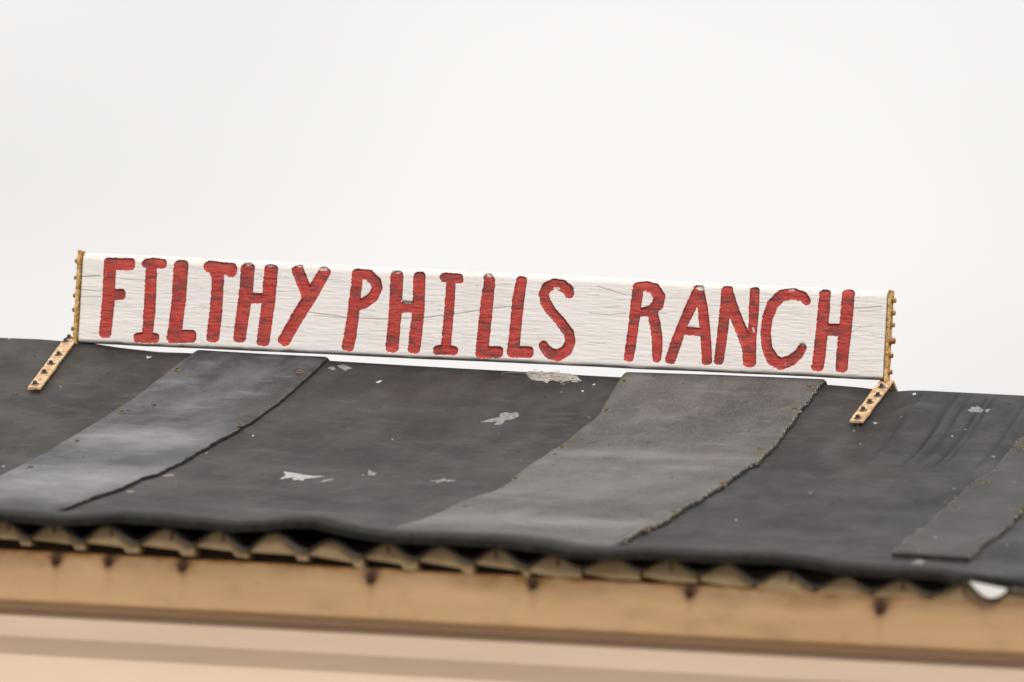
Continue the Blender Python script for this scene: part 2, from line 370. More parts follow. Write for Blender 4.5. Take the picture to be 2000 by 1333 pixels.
# ------------------------------------------------------------------ shed
shed = empty('shed', (0, 0, 0))
tag(shed, 'small tan shed with a low roof covered in sheets of worn black rubber', 'shed')
XL, XR = -2.0, 2.0
def boundary(pts, jitter=0.0, off=0.0):
    H = [hit(x, y, off) for x, y in pts]
    u = np.array([RIDGE_Y-h[1] for h in H]); X = np.array([h[0] for h in H])
    o = np.argsort(u); u = u[o]; X = X[o]
    if u[-1] < 1.55:
        k = (X[-1]-X[0])/(u[-1]-u[0]) if u[-1]-u[0] > .5 else 0
        u = np.append(u, 1.6); X = np.append(X, X[-1]+0.2*k*(1.6-u[-2]))
    return lambda uu: np.interp(uu, u, X)
def sheet(name, bl, br_, u0, u1, off, th, material, parent, dx=0.0028, du=0.0034, sheen_chalk=None, jit=(0, 0), front_fn=None, seed=1, droop=True, label=None):
    nu = int((u1-u0)/du)+1; U = np.linspace(u0, u1, nu)
    wmax = max(abs(br_(0.5)-bl(0.5)), abs(br_(u1)-bl(u1))); nv = max(8, int(wmax/dx)+1); S = np.linspace(0, 1, nv)
    UU, SS = np.meshgrid(U, S, indexing='ij')
    l = bl(UU) + jit[0]*fbm(UU*22, UU*0+seed, seed, 3); r = br_(UU) + jit[1]*fbm(UU*22, UU*0+seed+5, seed+2, 3)
    X = l + (r-l)*SS
    if front_fn is not None:
        u1x = front_fn(X); UU = u0 + (UU-u0)*(u1x-u0)/(u1-u0)
    Y = RIDGE_Y - UU
    Z = Zroof(X, Y) + off
    # soft rounding of the edges
    dl = (X-l); dr = (r-X); df = (UU.max(axis=0)[None, :]-UU)
    e = np.minimum(np.minimum(dl, dr), df)
    rd_ = min(.0022, th*.3)
    Z = Z - rd_*(1-sstep(0, 0.004, e))
    att_c = np.zeros_like(X) if sheen_chalk is None else np.clip(sheen_chalk(X, Y), 0, 1)
    if droop: Z = Z - 0.0015*sstep(1.440, 1.470, UU)*1.1
    ed = 0.75*(1-sstep(0, 0.010, dl))*(sstep(-.25, .25, fbm(X*25, Y*25, seed+9, 2))) if name == 'rubber_strip' else np.zeros_like(X)
    stk = np.clip(np.interp(X, _gx, _gs_)*(1-sstep(.33, .39, UU))*sstep(-.01, .05, UU)*(name == 'rubber_sheet')*(.75+.6*fbm(X*60, Y*9, 71, 2)), 0, 1)
    top = np.stack([X, Y, Z], -1).reshape(-1, 3); bot = top.copy(); bot[:, 2] -= th-rd_
    if droop: bot[(nu-1)*nv:, 1] += 0.003
    n = nu*nv; idx = np.arange(n).reshape(nu, nv)
    F = [np.stack([idx[:-1, :-1], idx[1:, :-1], idx[1:, 1:], idx[:-1, 1:]], -1).reshape(-1, 4)]
    F.append(F[0][:, ::-1]+n)
    def side(a, flip):
        q = np.stack([a[:-1], a[1:], a[1:]+n, a[:-1]+n], -1)
        return q[:, ::-1] if flip else q
    F += [side(idx[:, 0], True), side(idx[:, -1], False), side(idx[0, :], False), side(idx[-1, :], True)]
    o = mesh_np(name, np.concatenate([top, bot]), np.concatenate(F), material, parent, True,
                {'sheen_chalk': np.tile(att_c.ravel(), 2), 'edge_dirt': np.tile(ed.ravel(), 2), 'streak': np.tile(stk.ravel(), 2)})
    ntop = 2*(nu-1)*(nv-1); npoly = len(o.data.polygons)
    o.data.materials.append(M_EDGE)
    mi = np.zeros(npoly, np.int32); mi[ntop:] = 1
    if name == 'rubber_sheet':
        tops = np.repeat(U[1:] > 1.447, nv-1); mi[:len(tops)][tops] = 1
    o.data.polygons.foreach_set('material_index', mi)
    sm_ = np.ones(npoly, bool); sm_[ntop:] = False; o.data.polygons.foreach_set('use_smooth', sm_)
    # keep the cut edge crisp: sharp along the rim of the top face
    nm_ = len(o.data.vertices)
    e_ = np.empty(len(o.data.edges)*2, np.int32); o.data.edges.foreach_get('vertices', e_); e_ = e_.reshape(-1, 2)
    onrim = np.zeros(nm_, bool); rr_ = np.concatenate([idx[0], idx[-1], idx[:, 0], idx[:, -1]]); onrim[rr_] = True; onrim[rr_+n] = True
    sh = onrim[e_[:, 0]] & onrim[e_[:, 1]]
    at_ = o.data.attributes.new('sharp_edge', 'BOOLEAN', 'EDGE'); at_.data.foreach_set('value', sh)
    if label: o['label'] = label
    return o
def front_fn(X):
    xe = onY(1868, 1124, YF)[0]
    return 1.465 + 0.004*fbm(X*9, X*0, 3, 2) - 0.035*sstep(xe-0.01, xe+0.03, X)*(1-sstep(xe+.12, xe+.2, X))
def blob(px, py, rx, ry, amp):   # a painted patch of chalky sheen centred where the photo shows it, in roof metres
    h = hit(px, py); return (h[0], h[1], rx, ry, amp)
def sheen_chalk_fn(blobs, angle=0.0):
    def f(X, Y):
        s = 0
        for (x0, y0, rx, ry, am) in blobs:
            s = s + am*np.exp(-((X-x0)/rx)**2 - ((Y-y0)/ry)**2)
        return s*(0.85+0.5*fbm(X*6, Y*5, 4, 3))
    return f
strip1_l = boundary([(385,684),(345,718),(290,760),(235,800),(150,853),(0,935),(-150,1000)])
strip1_r = boundary([(640,700),(600,740),(545,790),(480,835),(400,880),(340,915),(230,960),(110,1003)])
strip2_l = boundary([(1222,725),(1200,765),(1175,810),(1130,850),(1090,880),(1000,945),(900,990),(780,1037)])
strip2_r = boundary([(1612,745),(1575,790),(1540,840),(1480,910),(1428,940),(1380,975),(1300,1023),(1215,1065)])
strip3_l = boundary([(2060,775),(2000,858),(1985,872),(1940,930),(1880,970),(1830,1015),(1775,1060),(1740,1092)])
strip3_r = boundary([(2200,790),(2060,925),(2000,1000),(1970,1035),(1940,1058),(1890,1102)])
c1 = lambda u: (strip1_l(u)+strip1_r(u))/2
c2 = lambda u: (strip2_l(u)+strip2_r(u))/2
UB = -1.12
cl = sheen_chalk_fn([blob(60, 745, .05, .05, .35), blob(75, 705, .035, .03, .3), blob(180, 700, .03, .03, .0)])
cm = sheen_chalk_fn([blob(330, 945, .06, .05, .30), blob(760, 800, .18, .03, .22), blob(600, 1000, .22, .03, .3), blob(560, 915, .18, .03, .18)])
ce = sheen_chalk_fn([blob(1420, 1040, .09, .03, .35), blob(1640, 860, .02, .10, .35), blob(1600, 960, .10, .02, .2), blob(1720, 800, .03, .03, .2)])
A = sheet('rubber_sheet', lambda u: np.full_like(np.asarray(u, float), XL), lambda u: c1(u)-0.001, UB, 1.468, 0, .0105, M_RUB_LEFT, shed, dx=.004, sheen_chalk=cl, front_fn=front_fn, seed=1, label='brownish black rubber sheet at the left end of the roof')
B = sheet('rubber_sheet', lambda u: c1(u)+0.001, lambda u: c2(u)-0.001, UB, 1.468, 0, .0105, M_RUB_MID, shed, sheen_chalk=cm, front_fn=front_fn, seed=2, label='wide charcoal rubber sheet in the middle of the roof')
Cc = sheet('rubber_sheet', lambda u: c2(u)+0.001, lambda u: np.full_like(np.asarray(u, float), XR), UB, 1.468, 0, .0105, M_RUB_RIGHT, shed, dx=.0036, sheen_chalk=ce, front_fn=front_fn, seed=3, label='cool black rubber sheet at the right end of the roof, furrowed near the ridge')
k1 = sheen_chalk_fn([blob(40, 945, .16, .10, 1.1), blob(235, 862, .12, .08, 1.0), blob(360, 790, .09, .09, .4), blob(260, 935, .16, .10, .45), blob(120, 975, .2, .06, .35), blob(360, 870, .08, .08, .3)])
k2 = sheen_chalk_fn([blob(1250, 900, .2, .035, .8), blob(1130, 960, .16, .10, .55), blob(1050, 1030, .24, .06, .75), blob(1330, 925, .1, .03, .4), blob(1240, 750, .02, .03, .5)])
S1 = sheet('rubber_strip', strip1_l, strip1_r, UB, 1.30, .0060, .0058, M_STRIP_BLUE, shed, sheen_chalk=k1, jit=(.003, .004), front_fn=lambda X: 1.30+0*X, seed=11, label='blue grey rubber strip with a painted chalky sheen, under the left half of the sign')
S2 = sheet('rubber_strip', strip2_l, strip2_r, UB, 1.30, .0084, .0082, M_STRIP_GREY, shed, sheen_chalk=k2, jit=(.003, .005), front_fn=lambda X: 1.30+0*X, seed=14, label='speckled grey rubber strip with a frayed right edge')
y3 = RIDGE_Y - hit(1815, 1094)[1]
S3 = sheet('rubber_strip', strip3_l, strip3_r, UB, y3, .0085, .009, M_STRIP_DARK, shed, jit=(.003, .005), seed=17, droop=False, label='narrow dark rubber strip ending short of the eave at the right')

# exposed cord ply along the cut edges of the strips
def frayed(strip, rfn, seed, off, th, u0, u1, n, length, jit, nm='frayed_cord'):
    V, F = [], []
    rnd = random.Random(seed)
    for k in range(n):
        nc = max(1, int((u1-u0)/.0085)); kc = int(k*nc/n)
        u = u0 + (u1-u0)*(kc + .5 + rnd.gauss(0, .13))/nc
        x = float(rfn(u) + jit*fbm(np.array([u*22]), np.array([0.0])+seed+5, seed+2, 3)[0])
        y = RIDGE_Y-u; z = float(Zroof(x, y)) + off - th*rnd.uniform(.15, .75)
        L = length*rnd.uniform(.5, 1.2); d = Vector((rnd.uniform(.0, .25), rnd.uniform(-.8, -.3), rnd.uniform(.3, .9))).normalized()
        if rnd.random() < 0.03: d = Vector((rnd.uniform(.6, 1), rnd.uniform(-.4, .4), rnd.uniform(0, .5))).normalized(); L *= 1.5
        a_ = Vector((x+0.0006, y, z)) - d*L*.5; b_ = a_ + d*L
        s = d.cross(Vector((0, 0, 1))).normalized(); t = d.cross(s).normalized(); rr = rnd.uniform(.0004, .0008)
        q = len(V)
        for P in (a_, b_):
            for (i, j) in ((1, 0), (-.5, .87), (-.5, -.87)):
                V.append(P + s*rr*i + t*rr*j)
        F += [(q, q+1, q+4, q+3), (q+1, q+2, q+5, q+4), (q+2, q, q+3, q+5), (q, q+2, q+1), (q+3, q+4, q+5)]
    return tag(mesh_py(nm, V, F, M_FIBRE, strip), kind='stuff')
frayed(S2, strip2_r, 14, .0084, .0080, 0.0, 1.10, 360, .0068, .005)
frayed(S3, strip3_r, 17, .0085, .009, 0.0, y3, 260, .005, .005)
frayed(S3, strip3_l, 19, .0085, .004, 0.0, y3, 120, .004, .003, 'frayed_cord')
def bead(strip, rfn, seed, jit, offz, rad, name, material, du=.004, wob=.0012, dx=.001, sub=0):
    us = np.arange(0.004, 1.10, du); V, F = [], []
    for k, u in enumerate(us):
        x = float(rfn(u) + jit*fbm(np.array([u*22]), np.array([0.0])+seed+5, seed+2, 3)[0]) + dx + wob*float(fbm(np.array([u*60]), np.array([seed*1.0]), seed+sub, 2)[0])
        z = float(Zroof(x, RIDGE_Y-u)) + offz + wob*float(fbm(np.array([u*75]), np.array([seed+3.0]), seed+sub, 2)[0])
        for q in range(5):
            an = q*2*math.pi/5; V.append((x+rad*math.cos(an), RIDGE_Y-u, z+rad*math.sin(an)))
    for k in range(len(us)-1):
        for q in range(5):
            F.append((k*5+q, k*5+(q+1) % 5, (k+1)*5+(q+1) % 5, (k+1)*5+q))
    return mesh_py(name, V, F, material, strip, True)
bead(S1, strip1_r, 11, .004, .0046, .0006, 'edge_ply', M_PLY)
bead(S1, strip1_r, 11, .004, .0022, .0016, 'edge_ply', M_EDGE, sub=2, dx=.0016)
bead(S2, strip2_r, 14, .005, .0015, .0014, 'edge_ply', M_EDGE, sub=2)

# roof screws with washers
def lathe_bolt(name, rw, hw, rh, hh, material, mat2=None, sides=6):
    V, F = [], []
    def ring(r, z, n, ph=0): 
        q = len(V); V.extend([(r*math.cos(2*math.pi*i/n+ph), r*math.sin(2*math.pi*i/n+ph), z) for i in range(n)]); return q
    n = 14
    a0 = ring(rw, 0, n); a1 = ring(rw, hw*.75, n); a2 = ring(rw*.93, hw, n); a3 = ring(0.0001, hw, n)
    for p, q in ((a0, a1), (a1, a2), (a2, a3)):
        F += [(p+i, p+(i+1) % n, q+(i+1) % n, q+i) for i in range(n)]
    nb = len(F)
    b0 = ring(rh, hw*.9, sides, .3); b1_ = ring(rh, hw+hh*.85, sides, .3); b2_ = ring(rh*.82, hw+hh, sides, .3)
    for p, q in ((b0, b1_), (b1_, b2_)):
        F += [(p+i, p+(i+1) % sides, q+(i+1) % sides, q+i) for i in range(sides)]
    F.append(tuple(b2_+i for i in range(sides)))
    me = bpy.data.meshes.new(name); me.from_pydata(V, [], F); me.update(); me.materials.append(material)
    if mat2: 
        me.materials.append(mat2)
        for i in range(nb): me.polygons[i].material_index = 1
    return me
ME_RS = lathe_bolt('screw', .0060, .0016, .0034, .0030, M_RSCREW, M_RWASHER)
ME_BOLT = lathe_bolt('bolt', .0062, .0012, .0033, .0046, M_BOLT, M_BWASH)
ME_BOLTG = lathe_bolt('bolt', .0042, .0012, .0030, .0036, M_GBOLT)
ME_FB = lathe_bolt('bolt', .0060, .002, .0042, .004, M_FBOLT)
def place(me, name, loc, nrm, parent, spin=None):
    o = bpy.data.objects.new(name, me); link(o, parent)
    o.rotation_mode = 'QUATERNION'; q = Vector(nrm).to_track_quat('Z', 'Y')
    from mathutils import Quaternion
    o.rotation_quaternion = q @ Quaternion((0, 0, 1), random.uniform(0, 6) if spin is None else spin)
    o.location = loc; return o
def roof_screws(pts, parent, off, sink=0.0):
    for p in pts:
        h = hit(p[0], p[1], off); n = surf_normal(h[0], h[1])
        place(ME_RS, 'screw', Vector(h) - n*(sink + (p[2] if len(p) > 2 else 0)), n, parent)
roof_screws([(347,723),(238,807),(586,728),(469,832),(150,862,.002),(60,912,.003)], S1, .0065)
roof_screws([(1219,747),(1185,803),(1098,876),(1083,889,.002),(1007,936,.001),(980,954,.002),(908,991,.002),(842,1017,.003),
             (1581,758),(1552,801),(1483,881),(1412,947,.001),(1318,1000,.002),(1262,1033,.002)], S2, .0072)
roof_screws([(1994,878),(1926,944),(1990,1000,.002),(1866,990,.003)], S3, .0085)
roof_screws([(30,770,.003),(318,916,.004)], A, 0.0)
roof_screws([(1672,829,.002)], Cc, 0.0)

# pale splashes and chips stuck on the rubber: thin crusts following the sheet
def splat(poly, parent, material, off=0.0, name='splash', th=.0007):
    c0 = np.mean(np.array(poly, float), 0)
    ring = []
    n = len(poly)
    for i in range(n):
        a_ = np.array(poly[i], float); b_ = np.array(poly[(i+1) % n], float); m = max(1, int(np.hypot(*(b_-a_))/5))
        for k in range(m):
            p = a_+(b_-a_)*k/m; ring.append(p + np.array([random.uniform(-.9, .9), random.uniform(-.5, .5)]))
    pts3 = [hit(p[0], p[1], off) for p in ring]; cc = hit(c0[0], c0[1], off)
    V, F = [], []; m = len(ring)
    for P in pts3: V.append((P[0], P[1], float(Zroof(P[0], P[1]))+off-.0003))
    for P in pts3:
        Q = cc + (P-cc)*0.93; V.append((Q[0], Q[1], float(Zroof(Q[0], Q[1]))+off+th))
    for P in pts3:
        Q = cc + (P-cc)*0.5; V.append((Q[0], Q[1], float(Zroof(Q[0], Q[1]))+off+th*random.uniform(.8, 1.5)))
    V.append((cc[0], cc[1], float(Zroof(cc[0], cc[1]))+off+th*1.3))
    for i in range(m):
        j = (i+1) % m
        F += [(i, j, m+j, m+i), (m+i, m+j, 2*m+j, 2*m+i), (2*m+i, 2*m+j, 3*m)]
    return fix_normals(mesh_py(name, V, F, material, parent))
def zp(pts, ox, oy, s): return [(ox+x/s, oy+y/s) for x, y in pts]
def ell(cx, cy, rx, ry, n=8):
    rx *= .68; ry *= .68
    return [(cx+q*rx*math.cos(i*2*math.pi/n), cy+q*ry*math.sin(i*2*math.pi/n)) for i in range(n) for q in (random.uniform(.45, 1.25),)]
k5 = (650, 700, 2.857)
splat(zp([(820,358),(870,343),(930,330),(932,312),(965,300),(1000,306),(1035,303),(1042,322),(1000,342),(965,345),(945,368),(900,374),(918,354),(870,358)], *k5), B, M_DROP)
splat(zp([(22,42),(60,38),(90,50),(112,58),(85,62),(70,74),(50,60)], *k5), B, M_DROP)
splat(zp([(-30,55),(5,48),(15,60),(-10,68)], *k5), B, M_DROP)
splat(zp([(240,137),(262,124),(274,127),(255,138)], *k5), B, M_DROPW)
splat(ell(1160, 752, 4.3, 2.2), B, M_DROPW); splat(ell(1137, 764.5, 4.3, 1.9), B, M_DROPW); splat(ell(1097, 766.5, 4, 1.3), B, M_DROP)
splat(zp([(537,684),(575,684),(620,672),(640,680),(690,683),(640,689),(610,688),(580,698),(575,690)], *k5), B, M_DROP)
splat(zp([(193,655),(200,622),(215,635),(245,645),(235,653),(210,655)], *k5), B, M_DROP)
splat(ell(767, 859, 3, 1.5), B, M_DROPW); splat(ell(709, 928.5, 2.5, 1.5), B, M_DROPW); splat(ell(975, 847, 3, 1.2), B, M_DROP)
splat(ell(1150, 816, 4, 1.5), B, M_DROP)
k4 = (0, 750, 2.857)
splat(zp([(1558,532),(1590,512),(1580,490),(1640,498),(1720,513),(1815,518),(1740,525),(1700,530),(1690,542),(1660,535),(1640,540),(1625,524),(1600,530)], *k4), B, M_DROPM)
splat(zp([(1780,552),(1810,538),(1860,530),(1855,540)], *k4), B, M_DROP)
splat(ell(494, 851.5, 3.4, 1.8), B, M_DROPW); splat(ell(343, 945, 2.5, 1.5), B, M_DRY); splat(ell(403, 885, 5, 1.2), B, M_DROP)
splat(zp([(900,515),(960,505),(975,512),(930,520)], *k4), B, M_DRY); splat(zp([(700,605),(735,595),(760,602),(720,610)], *k4), B, M_DRY)
splat([(287,695),(290,699),(296,697),(294,700),(287,700)], A, M_DROPW); splat(ell(17, 662.5, 2.5, 1.5), A, M_DROPW); splat(ell(6, 912, 8, 3), A, M_DROP); splat(ell(118, 756, 4, 2), A, M_DROP)
k6 = (1200, 750, 2.5)
splat(zp([(1725,130),(1745,122),(1740,112),(1765,118),(1770,108),(1792,118),(1802,130),(1790,143),(1765,140),(1740,138)], *k6), Cc, M_DROP)
splat(zp([(1808,138),(1812,126),(1832,125),(1825,140)], *k6), Cc, M_DROP)
splat([(1781,770.5),(1788,768.5),(1790,771),(1783,773)], Cc, M_DROPW)
for (x, y, rx, ry, m_) in [(1940,893,6,2.5,M_DROP),(1864,955,6,1.5,M_DROP),(1709,827,5,1.8,M_DROPW),(1680,868,4,1.6,M_DROP),(1583,963,6,2,M_DROP),(1860,852.5,3,1.6,M_DROPW),
                           (1886,839.5,5,1.4,M_DROP),(1438,1016,2.4,1.4,M_DROPW),(1653,968,3,1,M_DROP),(1846,982,2.5,1.4,M_DROP),(1967,1066,4,1.4,M_DROP),(1707,1074,2,1.2,M_DROP),(1668,842,2,1.2,M_DROPW),(1760,815,2,1,M_DROP)]:
    splat(ell(x, y, rx, ry, 9), Cc, m_)
splat(zp([(1415,900),(1440,882),(1470,863),(1500,862),(1527,872),(1500,878),(1520,888),(1480,884),(1440,895)], *k6), Cc, M_DROP)
for (x, y, rx, ry, m_) in [(1276,772,5,1.4,M_DROP),(1309,809,6,1.4,M_DROP),(1374,831,6,1.6,M_DROP),(1515,831,9,1.3,M_DROP),(1228,887,5,2,M_DROPW),(1205,882,3,1.5,M_DROP),(1271,751,3,1.2,M_DROP),(1352,781,3,1.6,M_DROP)]:
    splat(ell(x, y, rx, ry, 9), S2, m_, .0072)
splat(ell(1828, 1050.5, 3, 1.8), S3, M_DROPW, .0085); splat(ell(1980, 942, 8, 1.2), S3, M_DROP, .0085); splat(ell(1795, 1078, 3, 1.2), S3, M_DROP, .0085)

# ------------------------------------------------------------------ corrugated iron, closures, batten, fascia
YS = -1.4350
cr_px = [(5,1012),(102,1020),(205,1026),(322,1032),(427,1034),(532,1040),(642,1055),(755,1059),(857,1066),(970,1070),(1077,1082),(1195,1085),(1305,1091),(1420,1100),(1532,1115),(1650,1125),(1760,1131),(1880,1137),(1995,1143)]
tr_px = [(50,1050),(155,1056),(262,1060),(370,1063),(475,1074),(592,1076),(700,1086),(805,1091),(915,1097),(1025,1106),(1135,1108),(1250,1113),(1362,1121),(1472,1136),(1590,1146),(1700,1152),(1815,1160),(1935,1170)]
ext = []
for (x, y) in cr_px: ext.append((*onY(x, y, YS)[[0, 2]], 1))
for (x, y) in tr_px: ext.append((*onY(x, y, YS)[[0, 2]], 0))
ext.sort()
def extend(ext, sgn):
    out_ = []; x, z, k = ext[-1] if sgn > 0 else ext[0]
    zc = [e[1] for e in (ext[-2:] if sgn > 0 else ext[:2])]
    zt, zb = max(zc), min(zc)
    while abs(x) < 2.05:
        x += sgn*0.0385; k = 1-k; out_.append((x, zt if k else zb, k))
    return out_
ext = sorted(extend(ext, -1) + ext + extend(ext, 1))
EX = np.array([e[0] for e in ext]); EZ = np.array([e[1] for e in ext])
def wave(X):
    X = np.asarray(X, float); i = np.clip(np.searchsorted(EX, X)-1, 0, len(EX)-2)
    t = np.clip((X-EX[i])/(EX[i+1]-EX[i]), 0, 1); t = (1-np.cos(math.pi*t))/2
    z = EZ[i]*(1-t)+EZ[i+1]*t
    lim = Zroof(X, np.full_like(X, YS)) - 0.0090
    return np.minimum(z, lim)
nx = 1500; X = np.linspace(-1.99, 1.99, nx); ys = np.concatenate([[YS], np.linspace(-1.4100, 1.08, 40)])
wv = wave(X); zb0 = Zroof(X, np.full_like(X, YS), False)
rows = [np.stack([X, np.full_like(X, y), wv + np.where(True, Zroof(X, np.full_like(X, y), False) - zb0, 0) - 0.006*min(1, abs(y-YS)/.2)], -1) for y in ys]
Vt = np.concatenate(rows); Vb = Vt.copy(); Vb[:, 2] -= .0011
idx = np.arange(len(Vt)).reshape(len(ys), nx); n = len(Vt)
Fa = np.stack([idx[:-1, :-1], idx[:-1, 1:], idx[1:, 1:], idx[1:, :-1]], -1).reshape(-1, 4)
Fs = np.stack([idx[0, :-1], idx[0, :-1]+n, idx[0, 1:]+n, idx[0, 1:]], -1)
cs = mesh_np('corrugated_sheet', np.concatenate([Vt, Vb]), np.concatenate([Fa, Fa[:, ::-1]+n, Fs]), M_ZINC, shed, True)
cs['label'] = 'bare corrugated iron sheet showing along the eave'
xs0, xs1 = onY(1893, 1140, YS)[0], onY(1972, 1150, YS)[0]
lens = [(1893,1136),(1915,1140),(1940,1145),(1968,1151),(1962,1158),(1950,1166),(1933,1169),(1919,1163),(1905,1150)]
Vp, Fp = prism([tuple(onY(x, y, YS-.012)) for x, y in lens], [tuple(onY(x, y, YS+.01)) for x, y in lens])
scr = fix_normals(mesh_py('flashing_scrap', Vp, Fp, M_WHITE2, shed))
scr['label'] = 'white scrap of flashing lying in a trough at the right end of the eave'
# tan closures under each crest
YC0, YC1 = -1.4280, -1.4020
crests = [i for i in range(1, len(ext)-1) if ext[i][2] == 1]
S_ = 1450.0
for ci in crests:
    xl, xc, xr = EX[ci-1], EX[ci], EX[ci+1]; zc = float(wave(xc)); 
    pxc = to_px(np.array([xc, YS, zc]))[0]
    rnd = random.Random(ci)
    left = pxc < 1000
    xa = xl + (.006 if left else .002); xb = xr + (.004 if left else -.002)
    xs = np.linspace(xa, xb, 15)
    top = [(x, float(wave(x))-.0016) for x in xs]
    if left:
        fw = rnd.uniform(.006, .017)
        bot = [(xb, zc-.034-rnd.uniform(0, .003)), (xb-fw, zc-.033-rnd.uniform(0, .002)), (xb-fw-.005, zc-.0275), (xa, zc-.0205)]
        bot = [(x, min(z, float(wave(x))-.004)) for x, z in bot]
    else:
        bot = [(xb, min(zc-.029, float(wave(xb))-.003)), ((xa+xb)/2, zc-.029), (xa, min(zc-.024, float(wave(xa))-.003))]
    poly = top + bot
    Vp, Fp = prism([(x, YC0, z) for x, z in poly], [(x, YC1, z) for x, z in poly])
    cl_ = fix_normals(mesh_py('closure_piece', Vp, Fp, M_TAN, shed))
    if ci % 2 == 0 and rnd.random() < .8:
        q = rnd.uniform(-.006, .008)
        Vn, Fn = box_vf(xc+q-.0009, xc+q+.0009, YC0-.002, YC0+.004, zc-.015, zc-.004)
        mesh_py('nail', Vn, Fn, M_FBOLT, cl_)
# fascia line
FT = [onY(0, 1073.5, -1.4300), onY(1000, 1123, -1.4300), onY(2000, 1177, -1.4300)]
FB_ = [onY(0, 1175.5, -1.4300), onY(1000, 1228, -1.4300), onY(2000, 1281, -1.4300)]
ft = np.polyfit([p[0] for p in FT], [p[2] for p in FT], 1); fb = np.polyfit([p[0] for p in FB_], [p[2] for p in FB_], 1)
print('fascia lines', ft, fb)
xa, xb = -1.97, 1.97
nX, nZ = 1400, 34
X = np.linspace(xa, xb, nX); T = np.linspace(0, 1, nZ)
TT, XX = np.meshgrid(T, X, indexing='ij')
ztop = np.polyval(ft, XX) + .0012*fbm(XX*14, XX*0, 2, 3); zbot = np.polyval(fb, XX)
ZZ = ztop + (zbot-ztop)*TT
YY = -1.4300 + 0.0025*np.sin(TT*math.pi*1.0) * 0 + .0012*fbm(XX*3, TT*2, 8, 2)
YY = YY + .006*(1-sstep(0, .06, TT)) + .004*sstep(.95, 1, TT)
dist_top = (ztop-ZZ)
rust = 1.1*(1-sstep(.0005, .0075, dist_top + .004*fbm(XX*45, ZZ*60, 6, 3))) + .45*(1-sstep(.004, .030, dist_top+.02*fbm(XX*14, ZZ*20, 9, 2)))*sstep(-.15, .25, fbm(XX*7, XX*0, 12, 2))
soot = np.zeros_like(rust)
bolts_px = [(110,1094),(213,1096),(357,1106),(725,1130),(1041,1141),(1348,1158),(1720,1190)]
for (px_, py_) in bolts_px:
    h = onY(px_, py_, -1.4310)
    dx_ = XX-h[0]; dz_ = ZZ-h[2]
    soot += 0.9*np.exp(-(dx_/.0065)**2 - ((dz_-.002)/.010)**2)
    soot += .5*np.exp(-(dx_/.012)**4)*(dz_ > 0)
    rust += .9*np.exp(-(dx_/.013)**2 - ((dz_-.006)/.012)**2) + .5*np.exp(-(dx_/.005)**2)*(dz_ < 0)*np.exp(dz_/.02)
Vf = np.stack([XX, YY, ZZ], -1).reshape(-1, 3); Vb = Vf.copy(); Vb[:, 1] = -1.4100
idx = np.arange(nX*nZ).reshape(nZ, nX); n = nX*nZ
Fa = np.stack([idx[1:, :-1], idx[1:, 1:], idx[:-1, 1:], idx[:-1, :-1]], -1).reshape(-1, 4)
def strp(a, flip):
    q = np.stack([a[:-1], a[1:], a[1:]+n, a[:-1]+n], -1); return q[:, ::-1] if flip else q
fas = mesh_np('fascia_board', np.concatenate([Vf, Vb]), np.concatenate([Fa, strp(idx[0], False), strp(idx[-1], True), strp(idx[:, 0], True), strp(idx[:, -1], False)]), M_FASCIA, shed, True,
              {'rust': np.tile(np.clip(rust, 0, 1).ravel(), 2), 'shade_grime': np.tile((.75*(1-sstep(.0, .034, dist_top + .012*fbm(XX*9, ZZ*12, 91, 3)))).ravel(), 2), 'soot': np.tile(np.clip(soot, 0, 1).ravel(), 2)})
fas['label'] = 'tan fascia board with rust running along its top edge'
for (px_, py_) in bolts_px:
    h = onY(px_, py_, -1.4310); place(ME_FB, 'bolt', h, (0, -1, 0), fas)
# dark batten behind, above the fascia
def slope_box(name, fz0, fz1, y0, y1, material, parent, x0=-1.96, x1=1.96):
    P = []
    for x in (x0, x1):
        P.append([(x, y0, fz0(x)), (x, y1, fz0(x)), (x, y1, fz1(x)), (x, y0, fz1(x))])
    V = P[0]+P[1]; F = [(0, 1, 2, 3), (7, 6, 5, 4)] + [(i, i+4, (i+1) % 4+4, (i+1) % 4) for i in range(4)]
    return fix_normals(mesh_py(name, V, F, material, parent))
slope_box('eave_batten', lambda x: np.polyval(ft, x)-.02, lambda x: np.polyval(ft, x)+.022, -1.4055, -1.3800, M_BATTEN, shed)
slope_box('soffit_board', lambda x: np.polyval(ft, x)+.018, lambda x: np.polyval(ft, x)+.030, -1.3790, -0.98, M_BATTEN, shed)
# siding planks, each a long extruded profile
wall = empty('front_wall', (0, 0, 0)); wall.parent = shed
prof = [(-1.4300, 0.0), (-1.4285, -.0010), (-1.3960, -.0120), (-1.3960, -.0160), (-1.4240, -.0168), (-1.4245, -.0430), (-1.4150, -.0665), (-1.4150, -.0675), (-1.4295, -.1080), (-1.4295, -.1098), (-1.4100, -.1098), (-1.3900, -.1098), (-1.3900, 0.0)]
